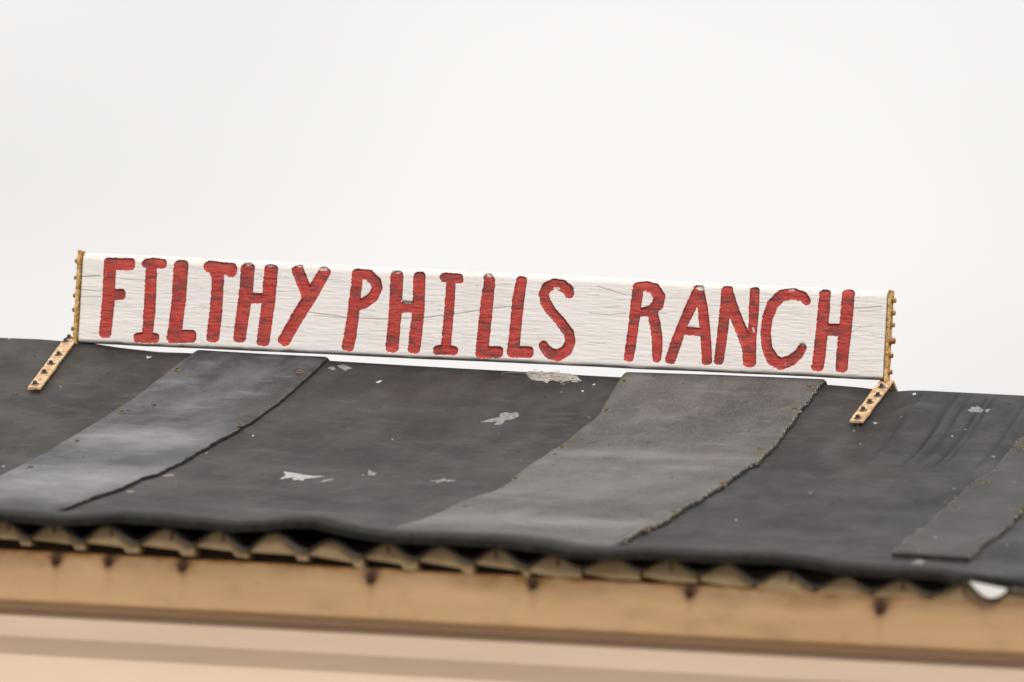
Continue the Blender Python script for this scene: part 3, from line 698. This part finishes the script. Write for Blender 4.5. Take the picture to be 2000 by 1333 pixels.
# first plank starts below the fascia; the profile repeats every 110 mm
nPl = 21
me0 = None
for k in range(nPl):
    dz = -0.1100*k - .0004
    V = []
    for x in (-1.955, 1.955):
        for (y, z) in prof: V.append((x, y, np.polyval(fb, x)+z-.0004))
    m_ = len(prof)
    if me0 is None:
        F = [tuple(range(m_)), tuple(range(2*m_-1, m_-1, -1))] + [(i, i+m_, (i+1) % m_+m_, (i+1) % m_) for i in range(m_)]
        o = fix_normals(mesh_py('siding_plank', V, F, M_SIDING, wall)); me0 = o.data
    else:
        o = link(bpy.data.objects.new('siding_plank', me0), wall)
    o.location = (0, 0, dz)
V, F = box_vf(-1.93, 1.93, -1.3890, -1.3500, 0.0, 2.33); mesh_py('wall_frame', V, F, M_BATTEN, wall)
V, F = box_vf(-1.94, 1.94, 1.0, 1.06, 0.0, 2.33); mesh_py('back_wall', V, F, M_SIDING, shed)
for sx in (-1, 1):
    poly = [(sx*1.94, -1.3500, 0.0), (sx*1.94, .999, 0.0)]
    top = [(sx*1.94, float(y), float(Zroof(sx*1.94, y, False))-.05) for y in np.linspace(.999, -1.3500, 12)]
    fr_ = poly+top; bk = [(p[0]-sx*.05, p[1], p[2]) for p in fr_]
    Vp, Fp = prism(fr_, bk); fix_normals(mesh_py('end_wall', Vp, Fp, M_SIDING, shed))
V, F = box_vf(-2.0, 2.0, -1.45, 1.10, 0.0, 0.09); mesh_py('concrete_plinth', V, F, M_CONC, shed)

# ------------------------------------------------------------------ sign
sign = empty('sign_board', (0, 0, 0))
tag(sign, 'white timber board with carved red letters filthy phills ranch, above the roof ridge', 'sign')
LET = {
 'F of filthy': [[(214.5,516,12),(211.5,585,12),(208.5,615,12),(205.5,649,11.8)],[(214.5,515.5,12),(251.5,516.5,11.8)],[(211,577,11),(234.5,575.5,10.5)]],
 'I of filthy': [[(286,515,9.5),(300,513.5,10),(316,515.7,9.5)],[(296,520,10),(294.7,539,11.3),(291.6,608,11.2),(287.8,650,10.6)],[(270.5,660,9.5),(285,659,11.5),(301,660.6,9.5)]],
 'first L of filthy': [[(353.4,522,14),(348.2,591,13.8),(341.8,642,13.6),(339,656,13.2)],[(339,657.5,13),(370.6,657.5,12.5)]],
 'T of filthy': [[(409.5,521,12),(430,524,12),(451,526,12),(451,531,11)],[(414,527,9),(424,540,9)],[(425.8,530,12),(424.8,560,11.5),(421.2,611,12.3),(415.6,657,12.3)]],
 'H of filthy': [[(483.5,528,13.3),(480.5,567.6,13.3),(474.5,610.7,12.8),(467.8,657,12.4)],[(529,530.5,13.4),(523.7,593.5,12.8),(516.4,645,12.6),(514,663.5,12.5)],[(482,583,10),(523,583,10)]],
 'Y of filthy': [[(632.3,534,11.8),(605.6,579.7,13),(579.8,621,12.4),(556,663,12.2)],[(581.8,529.5,11.3),(595.3,564,11.5),(602,583,11)]],
 'P of phills': [[(697.5,538,10.8),(695.9,557,10.7),(689,620,11.5),(683,659.7,12),(679.7,674.6,11.8)],[(696,535,9.8),(719.9,537.6,10.3),(734,551,10.3),(736.4,563.6,10),(727.7,581,10.3),(712,592,10.8),(694.7,599.8,9)]],
 'H of phills': [[(774.7,542,12.4),(772.2,604.5,12.3),(768,652,12.4),(765.9,676,12.6)],[(819.1,542.7,11.6),(817,604.5,11.5),(812,652,12.3),(808.9,679,11.9)],[(773,600,11.3),(816,600,11.3)]],
 'I of phills': [[(868,542.3,9.3),(894.8,543.9,9.3),(898,548,7)],[(880.5,548,9),(879.5,573,9),(875.8,620,9.4),(871.4,670,9.4)],[(854.6,684.5,9.3),(870,683,10.5),(885.3,685.3,9)]],
 'first L of phills': [[(953,543,9),(956,549,10.5),(951.6,586,12),(946.5,635.5,12.2),(942,676.8,12.3),(940.4,687.5,12)],[(940.4,688,11.8),(971,688.3,11.2)]],
 'second L of phills': [[(1018,551,10.6),(1011.9,586,11.8),(1007.3,635.5,11),(1004,668.5,11.7),(1001.5,686.7,11.4)],[(1002,687.5,11.4),(1030.4,688.3,11.2)]],
 'S of phills': [[(1112,574.5,8.8),(1109.4,567,10.5),(1098,558,11),(1081.5,554.7,10.5),(1068,561.3,10),(1061.5,574.5,9.5),(1065,591,10),(1078.2,610.8,9.5),(1096.4,630.6,9.5),(1111,652,10),(1113.5,668.5,10),(1106.3,685,11),(1089.8,694.7,11.3),(1076,692,10.8),(1065,681.7,9.5),(1061,674.5,8.5)]],
 'R of ranch': [[(1246,563,10.3),(1241.6,596,10.5),(1236,645.5,9.8),(1231.4,678.5,10),(1228,696.7,9.6)],[(1247,561.4,10.3),(1261,558.9,9.5),(1277.6,564.7,11),(1288,579.5,11),(1284,596,11.5),(1271,607.6,10),(1247.9,610.9,8)],[(1274.3,612.5,10),(1279,632.3,10.4),(1283.3,662,10.4),(1283.3,686.8,9.5),(1282.5,700,8.5)]],
 'A of ranch': [[(1362.5,567.5,9.5),(1348.5,601,11),(1332,637,9.5),(1320.5,670.3,10.6),(1309.7,700.8,10.3)],[(1365.8,567.5,9),(1372.4,604.3,9.8),(1375.7,637,10.3),(1379,670,9.8),(1380.4,703.3,9.8)],[(1335.3,646.5,8.2),(1375,649,7.8)],[(1363.5,575,9),(1360.5,588,9)]],
 'N of ranch': [[(1420,570.5,11.5),(1416.5,600,10.5),(1411.7,645.5,10),(1407.6,678.5,9.8),(1403.8,704,9)],[(1421,573,11),(1434,612.5,11.4),(1448,645.5,11),(1461.4,678.5,12),(1462.4,706.6,11.8)],[(1473.6,570.6,9.3),(1472.3,604,9.6),(1470.6,637,8.6),(1468,670,8.6),(1466,706,10.5)]],
 'C of ranch': [[(1575.8,589,7.8),(1568.7,580,9.5),(1548,573.9,11.3),(1526,577.8,11.3),(1508.8,595,11),(1498.5,622,10.3),(1495,650.3,9.8),(1498.5,681.8,10),(1509.5,703.4,11.6),(1526,711.5,11.3),(1545,704.4,10.8),(1559,692.8,9.5),(1567,680,8.2)]],
 'H of ranch': [[(1610.8,576.5,10.8),(1608.9,603,11.4),(1605,650,11.4),(1599.8,697.6,11.8),(1597,714,11.6)],[(1656.6,577.5,12.2),(1654.6,603,12.2),(1650.3,650,12.3),(1646,689.7,12),(1643.5,715.7,12)],[(1605.7,644.8,11.6),(1651,644.8,11.6)]],
}
UNP = [(483,514,8,4),(527,517.5,9,2.5),(631,524,10,3.5),(773,530,10,3),(794,588,9.5,4),(1368,562,8,5.5),(1568,671.5,7,3),(1544,566,6,3),(1087,563.5,6,2),(1225,558,4,3),(955,538,5,3),(1652,572,0,0),
       (586,519,8,2),(1471,645,1.6,5),(1353.5,636,9,1.6),(463,535,1.5,6)]
cTL, cTR, cBL, cBR = onY(161, 492), onY(1733.5, 566.5), onY(151, 668.5), onY(1724.5, 741)
nS, nT = 1620, 178
s = np.linspace(0, 1, nS); t = np.linspace(0, 1, nT)
T2, S2_ = np.meshgrid(t, s, indexing='ij')
P = (cTL[None, None]*(1-S2_)[..., None] + cTR[None, None]*S2_[..., None])*(1-T2)[..., None] + (cBL[None, None]*(1-S2_)[..., None] + cBR[None, None]*S2_[..., None])*T2[..., None]
# hand-planed edges are never quite straight
P[..., 2] += .0010*fbm(S2_*14, T2*0, 21, 3)*(1-T2) + .0010*fbm(S2_*17, T2*0, 25, 3)*T2
PX, PY = to_px(P)
scale = 1250.0
ht = 176.0
dtop = T2*ht; dbot = (1-T2)*ht; dl = S2_*1572; dr = (1-S2_)*1572
def rnd_edge(d, r): 
    q = np.clip(1-d/r, 0, 1); return r*(1-np.sqrt(1-q*q))/scale
dep = rnd_edge(dtop, 18.0)*.95 + rnd_edge(dbot, 8.0) + rnd_edge(dl, 4.0) + rnd_edge(dr, 4.0)
dep += -.0009*fbm(S2_*7, T2*3, 31, 3) - .0005*fbm(S2_*60, T2*60, 33, 2)
dirt = .75*(1-sstep(0, 5, dbot + 4*fbm(S2_*60, T2*6, 41, 3))) + .12*(1-sstep(0, 14, dtop))*(fbm(S2_*70, T2*30, 43, 2) > .25)
dirt += .6*(1-sstep(0, 2.5, dl)) + .5*(1-sstep(0, 2, dr))
cracks = [([(600,610),(680,621),(745,624),(830,621),(900,612),(960,603),(1010,598)], .9), ([(158,541),(180,540),(196,539)], 1.3), ([(160,566),(200,570)], .8), ([(158,580),(200,581)], .8),
          ([(1165,559),(1190,567),(1222,577)], .8), ([(540,570),(620,568)], .6), ([(1665,603),(1700,601),(1722,599)], 1.1), ([(1150,612),(1190,616),(1222,612)], .7), ([(612,617),(675,622)], .7), 
          ([(1480,592),(1496,592)], .7), ([(235,545),(280,548)], .6), ([(225,500),(280,505),(340,508)], .4), ([(1660,652),(1680,640),(1705,638)], .5), ([(1180,602),(1210,600)], .5), ([(1675,610),(1720,607)], .5)]
for k in range(95):
    x = random.uniform(165, 1715); y = random.uniform(510, 660) + (x-160)*.0468 - 8; L = random.uniform(6, 42)
    cracks.append(([(x, y), (x+L*.5, y+L*.03+random.uniform(-1, 1)), (x+L, y+L*.055+random.uniform(-1.3, 1.3))], random.uniform(.12, .45)))
def seg_d(px_, py_, a_, b_):
    vx, vy = b_[0]-a_[0], b_[1]-a_[1]; L2 = vx*vx+vy*vy+1e-9
    h = np.clip(((px_-a_[0])*vx+(py_-a_[1])*vy)/L2, 0, 1)
    return np.hypot(px_-a_[0]-h*vx, py_-a_[1]-h*vy), h
def window(x0, x1):
    i0 = max(0, int((x0-175)/1572*nS)); i1 = min(nS, int((x1-140)/1572*nS)+2); return i0, i1
for pts, am in cracks:
    i0, i1 = window(min(p[0] for p in pts)-4, max(p[0] for p in pts)+4)
    if i1 <= i0: continue
    px_, py_ = PX[:, i0:i1], PY[:, i0:i1]
    for a_, b_ in zip(pts[:-1], pts[1:]):
        d, _ = seg_d(px_, py_, a_, b_); q = np.exp(-(d/.85)**2)*am
        dirt[:, i0:i1] = np.maximum(dirt[:, i0:i1], q*.8); dep[:, i0:i1] += q*.0006
own = np.full(P.shape[:2], -1); SD = np.full(P.shape[:2], 99.0)
names = list(LET)
nz = fbm(PX/7.0, PY/7.0, 51, 3); nz2 = fbm(PX/2.6, PY/2.6, 55, 2)
for li, nm in enumerate(names):
    strokes = LET[nm]; allx = [p[0] for st in strokes for p in st]
    i0, i1 = window(min(allx)-20, max(allx)+20); px_, py_ = PX[:, i0:i1], PY[:, i0:i1]
    sd_ = np.full(px_.shape, 99.0)
    for st in strokes:
        an_ = [math.atan2(b_[1]-a_[1], b_[0]-a_[0]) for a_, b_ in zip(st[:-1], st[1:])]
        straight = max(an_)-min(an_) < .2
        for si, (a_, b_) in enumerate(zip(st[:-1], st[1:])):
            d, h = seg_d(px_, py_, a_, b_); rr_ = a_[2]+(b_[2]-a_[2])*h
            if straight:
                vx, vy = b_[0]-a_[0], b_[1]-a_[1]; L_ = math.hypot(vx, vy)
                al = ((px_-a_[0])*vx+(py_-a_[1])*vy)/L_; pe = np.abs((px_-a_[0])*vy-(py_-a_[1])*vx)/L_
                cr_ = rr_*.72; qx = np.abs(al-L_/2)-L_/2-rr_+cr_; qy = pe-rr_+cr_
                dd_ = np.hypot(np.maximum(qx, 0), np.maximum(qy, 0))+np.minimum(np.maximum(qx, qy), 0)-cr_
                sd_ = np.minimum(sd_, dd_)
            else: sd_ = np.minimum(sd_, d-rr_)
    sd_ = sd_ + 0.9*nz[:, i0:i1]
    cur = SD[:, i0:i1]; mk = sd_ < cur; cur[mk] = sd_[mk]; own[:, i0:i1][mk] = li
dep += .0040*sstep(0.8, -2.2, SD) + np.where(SD < -2, .0005*fbm(PX/9, PY/3.2, 61, 3), 0) + .0006*np.exp(-((SD-1.2)/1.1)**2)*0
P[..., 1] += dep
thr = 0.7 + 1.3*nz2 + 1.2*np.maximum(0, nz)
paint = SD < thr
for (cx, cy, rx, ry) in UNP:
    if rx == 0: continue
    q = ((PX-cx)/rx)**2 + ((PY-cy)/ry)**2 + 1.2*nz2
    k = (q < 1) & (SD < 3); paint &= ~k; dirt = np.where(k, np.clip(.45+.9*nz2+.2*nz, .1, .8), dirt)
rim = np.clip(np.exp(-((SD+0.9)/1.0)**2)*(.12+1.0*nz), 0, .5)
idx = np.arange(nS*nT).reshape(nT, nS)
Fa = np.stack([idx[1:, :-1], idx[1:, 1:], idx[:-1, 1:], idx[:-1, :-1]], -1).reshape(-1, 4)
pf = (paint[:-1, :-1] & paint[1:, 1:]); of = own[:-1, :-1]
fo = np.where(pf, of, -1).ravel()
Vall = P.reshape(-1, 3)
def submesh(Fsel, extraV=None, extraF=None):
    used = np.unique(Fsel); remap = np.full(len(Vall), -1); remap[used] = np.arange(len(used))
    return used, remap[Fsel]
# board: painted face, closed round the back
used, Fb2 = submesh(Fa[fo < 0])
border = np.concatenate([idx[0, :], idx[1:, -1], idx[-1, -2::-1], idx[-2:0:-1, 0]])
used = np.unique(np.concatenate([used, border])); remap = np.full(len(Vall), -1); remap[used] = np.arange(len(used))
Fb2 = remap[Fa[fo < 0]]; nb = len(used); bq = remap[border]; m_ = len(border)
TH = .034
cen = Vall[border].mean(0)
Bv1 = Vall[border].copy(); Bv1[:, 1] = .0200 + 0*Bv1[:, 1]
Bv2 = Vall[border].copy(); Bv2[:, 1] = TH
i_ = np.arange(m_); j_ = (i_+1) % m_
Fq = [np.stack([bq[i_], bq[j_], nb+j_, nb+i_], -1)[:, ::-1], np.stack([nb+i_, nb+j_, nb+m_+j_, nb+m_+i_], -1)[:, ::-1]]
V_ = np.concatenate([Vall[used], Bv1, Bv2]); dd = np.concatenate([np.clip(dirt, 0, 1).ravel()[used], np.full(2*m_, .35)])
# underside of the board is bare grey wood
bot_mask = np.zeros(m_); bot_mask[nS+nT-1:nS+nT-1+nS] = 1; dd[nb:nb+m_] = .1+.8*bot_mask; dd[nb+m_:] = .1+.8*bot_mask
# back cap: quads between top and bottom rows of the border
tp = nb+m_+np.arange(0, nS); bt = nb+m_+np.arange(nS+nT-2, nS+nT-2+nS)[::-1]
Fcap = np.stack([tp[:-1], tp[1:], bt[1:], bt[:-1]], -1)
board = mesh_np('board', V_, np.concatenate([Fb2]+Fq+[Fcap]), M_WHITE, sign, True, {'dirt': dd})
rimf = rim.ravel()
for li, nm in enumerate(names):
    Fl = Fa[fo == li]
    u_, Fr = submesh(Fl)
    o = mesh_np('letter', Vall[u_], Fr, M_RED, sign, True, {'rim': rimf[u_]})
    o['label'] = 'carved red letter ' + nm.replace('first L of filthy', 'L of filthy')

# ------------------------------------------------------------------ brackets
def strap_mesh(path, width_vec, th, up):
    """flat bar through the points of path; width_vec across, up = thickness direction"""
    V, F = [], []
    wv_ = Vector(width_vec)
    for k, p in enumerate(path):
        p = Vector(p); u_ = Vector(up[k]) if isinstance(up, list) else Vector(up)
        for s1, s2 in ((-.5, 0), (.5, 0), (.5, 1), (-.5, 1)):
            jx = random.uniform(-.0005, .0005)
            V.append(p + wv_*(s1) + wv_.normalized()*jx + u_*(th*s2))
    n = len(path)
    for k in range(n-1):
        for q in range(4): F.append((k*4+q, k*4+(q+1) % 4, (k+1)*4+(q+1) % 4, (k+1)*4+q))
    F += [(0, 1, 2, 3), tuple(4*(n-1)+q for q in (3, 2, 1, 0))]
    return V, F
def resample(path, n):
    P_ = np.array(path, float); L = np.concatenate([[0], np.cumsum(np.linalg.norm(np.diff(P_, axis=0), axis=1))])
    ss = np.linspace(0, L[-1], n); return [tuple(np.interp(s_, L, P_[:, i]) for i in range(3)) for s_ in ss]
def bracket(label, foot_px, foot_off, apex, upright, bolts, ubolts, side, width, ulabel):
    th = .0036
    fx = hit(*foot_px, foot_off)
    br = empty('sign_bracket', apex); tag(br, label, 'bracket', 'rusty iron brackets holding up the sign')
    base = Vector(apex)
    a_ = np.array(apex); f_ = np.array(fx)
    d = f_-a_; L = np.linalg.norm(d)
    dirn = Vector(d/L); wv_ = Vector((1, 0, 0)) - dirn*dirn.x; wv_.normalize(); nrm = wv_.cross(-dirn).normalized()
    if nrm.z < 0: nrm = -nrm
    path = resample([f_ - 0*a_, a_], 26)
    V, F = strap_mesh([Vector(p)-base for p in path], wv_*width, -th, nrm)
    # rear leg
    o = fix_normals(mesh_py('roof_strap', V, F, M_STRAP, br))
    rear = a_ + np.array([d[0]*-.2, abs(d[1])*1.0, d[2]])
    rd = Vector(rear-a_).normalized(); rn = wv_.cross(rd).normalized(); rn = rn if rn.z > 0 else -rn
    V, F = strap_mesh([Vector(p)-base+Vector((0, .0012, -.0004)) for p in resample([a_, rear], 14)], wv_*width, -th, rn)
    fix_normals(mesh_py('rear_strap', V, F, M_STRAP, br))
    # upright
    x0, ytop, ybot, z0, z1, thx, dxl = upright
    V, F = [], []
    nseg = 30
    for k in range(nseg+1):
        q = k/nseg; z = z0+(z1-z0)*q; xx_ = x0 + dxl*q; w0 = ytop + .0008*random.uniform(-1, 1); w1 = ybot + .0008*random.uniform(-1, 1)
        j = .0006*random.uniform(-1, 1)
        V += [Vector((xx_, w0, z))-base, Vector((xx_+thx+j, w0, z))-base, Vector((xx_+thx+j, w1, z))-base, Vector((xx_, w1, z))-base]
    for k in range(nseg):
        for q in range(4): F.append((k*4+q, k*4+(q+1) % 4, (k+1)*4+(q+1) % 4, (k+1)*4+q))
    F += [(0, 1, 2, 3), tuple(4*nseg+q for q in (3, 2, 1, 0))]
    fix_normals(mesh_py('upright_strap', V, F, M_UPRIGHT, br))
    for (bx, by) in bolts:   # on the roof strap plane
        c, dr_ = ray(bx, by); nn = np.array(nrm); t_ = ((a_-c) @ nn)/(dr_ @ nn); h = c+t_*dr_
        place(ME_BOLT, 'bolt', Vector(h)-base, nrm + Vector((random.uniform(-.05, .05), random.uniform(-.05, .05), 0)), br)
    for (by, big) in ubolts:
        z = onY(upright_px(side, by), by, .006)[2]; q = (z-z0)/(z1-z0)
        o = place(ME_BOLTG, 'bolt', Vector((x0+dxl*q+(thx if side > 0 else 0), ytop+.008, z))-base, (side, 0, 0), br)
        o.scale = (1.8, 1.8, 1.7) if big else (1.25, 1.25, 1.3)
    # shank of the end screw, standing clear of the roof
    e = Vector(f_)+dirn*-.009; V, F = box_vf(-.0014, .0014, -.0014, .0014, -foot_off-.004, 0)
    o = mesh_py('screw_shank', V, F, M_RSCREW, br); o.location = e-base
    return br
def upright_px(side, y): return 150 if side < 0 else 1735
# left
zt_l = onY(157, 489.5)[2]; zb_l = onY(149, 668)[2]; xl_t = onY(160.0, 492)[0]; xl_b = onY(150.0, 668)[0]
apL = onY(139, 659, .012)
bracket('rusty bracket at the left end of the sign, its strap screwed down over brownish rubber', (66.5, 757), .010, tuple(apL),
        (xl_b-.0062, -.003, .020, zb_l-.003, zt_l, .0045, (xl_t-xl_b)), [(135,661),(128.5,668),(114.5,694),(99.5,711.5),(86.5,729),(68.5,751)],
        [(510.5, 0), (543, 0), (578, 0), (606, 0), (643, 0)], -1, .0205, '')
zt_r = onY(1735, 567)[2]; zb_r = onY(1728, 742)[2]; xr_t = onY(1733.5, 567)[0]; xr_b = onY(1724.5, 740)[0]
apR = onY(1732.5, 742, .014)
bracket('rusty bracket at the right end of the sign, its strap raised clear of the rubber', (1672.5, 822), .012, tuple(apR),
        (xr_b+.0018, -.001, .018, zb_r-.003, zt_r, .0045, (xr_t-xr_b)), [(1722,757),(1714.5,774),(1699,787),(1686,802),(1675.5,817.5)],
        [(587, 0), (611.5, 0), (635, 0), (666, 1), (695, 0), (727, 0)], 1, .0205, '')

# ------------------------------------------------------------------ flattened dry clump under the sign
deb = empty('dried_debris', tuple(hit(1078, 738)))
tag(deb, 'flattened buff-coloured dried debris with a thin trailing strand, stuck just below the ridge', 'debris')
base = Vector(deb.location)
poly = zp([(1078,82),(1130,72),(1185,74),(1260,83),(1330,90),(1370,108),(1390,125),(1362,136),(1320,124),(1280,131),(1215,124),(1195,140),(1168,126),(1110,120),(1090,104)], *k5)
o = splat(poly, None, M_DROPM, 0.0, 'matted_body', .0014)
o.parent = deb; o.location = -base
V, F = [], []
rnd = random.Random(5)
for k in range(170):
    px_ = rnd.uniform(1032, 1128); py_ = 738+ (px_-1078)*.12 + rnd.gauss(0, 4)
    h = Vector(hit(px_, py_, .001)); h.z = float(Zroof(h.x, h.y)) + rnd.uniform(.001, .004); an = rnd.gauss(0.1, .45); L = rnd.uniform(.003, .011)
    d = Vector((math.cos(an), math.sin(an), rnd.uniform(-.15, .2))).normalized(); s_ = d.cross(Vector((0, 0, 1))).normalized(); t_ = d.cross(s_); rr = rnd.uniform(.0003, .0006)
    q = len(V)
    for Pp in (h-d*L*.5, h+d*L*.5):
        for (i, j) in ((1, 0), (-.5, .87), (-.5, -.87)): V.append(Pp + s_*rr*i + t_*rr*j - base)
    F += [(q, q+1, q+4, q+3), (q+1, q+2, q+5, q+4), (q+2, q, q+3, q+5), (q, q+2, q+1), (q+3, q+4, q+5)]
tag(mesh_py('straw_fibre', V, F, M_FIBRE, deb), kind='stuff')
V, F = [], []
tp_ = [(978,731.5),(990,729.5),(1003,729),(1018,730),(1030,731)]
for k, (x, y) in enumerate(tp_):
    h = Vector(hit(x, y)); h.z = float(Zroof(h.x, h.y))+.001
    rr = .0005+.0003*k/4
    for q in range(5): V.append(h - base + Vector((0, rr*math.cos(q*1.2566), rr*math.sin(q*1.2566))))
for k in range(len(tp_)-1):
    for q in range(5): F.append((k*5+q, k*5+(q+1) % 5, (k+1)*5+(q+1) % 5, (k+1)*5+q))
mesh_py('strand', V, F, M_DROP, deb, True)
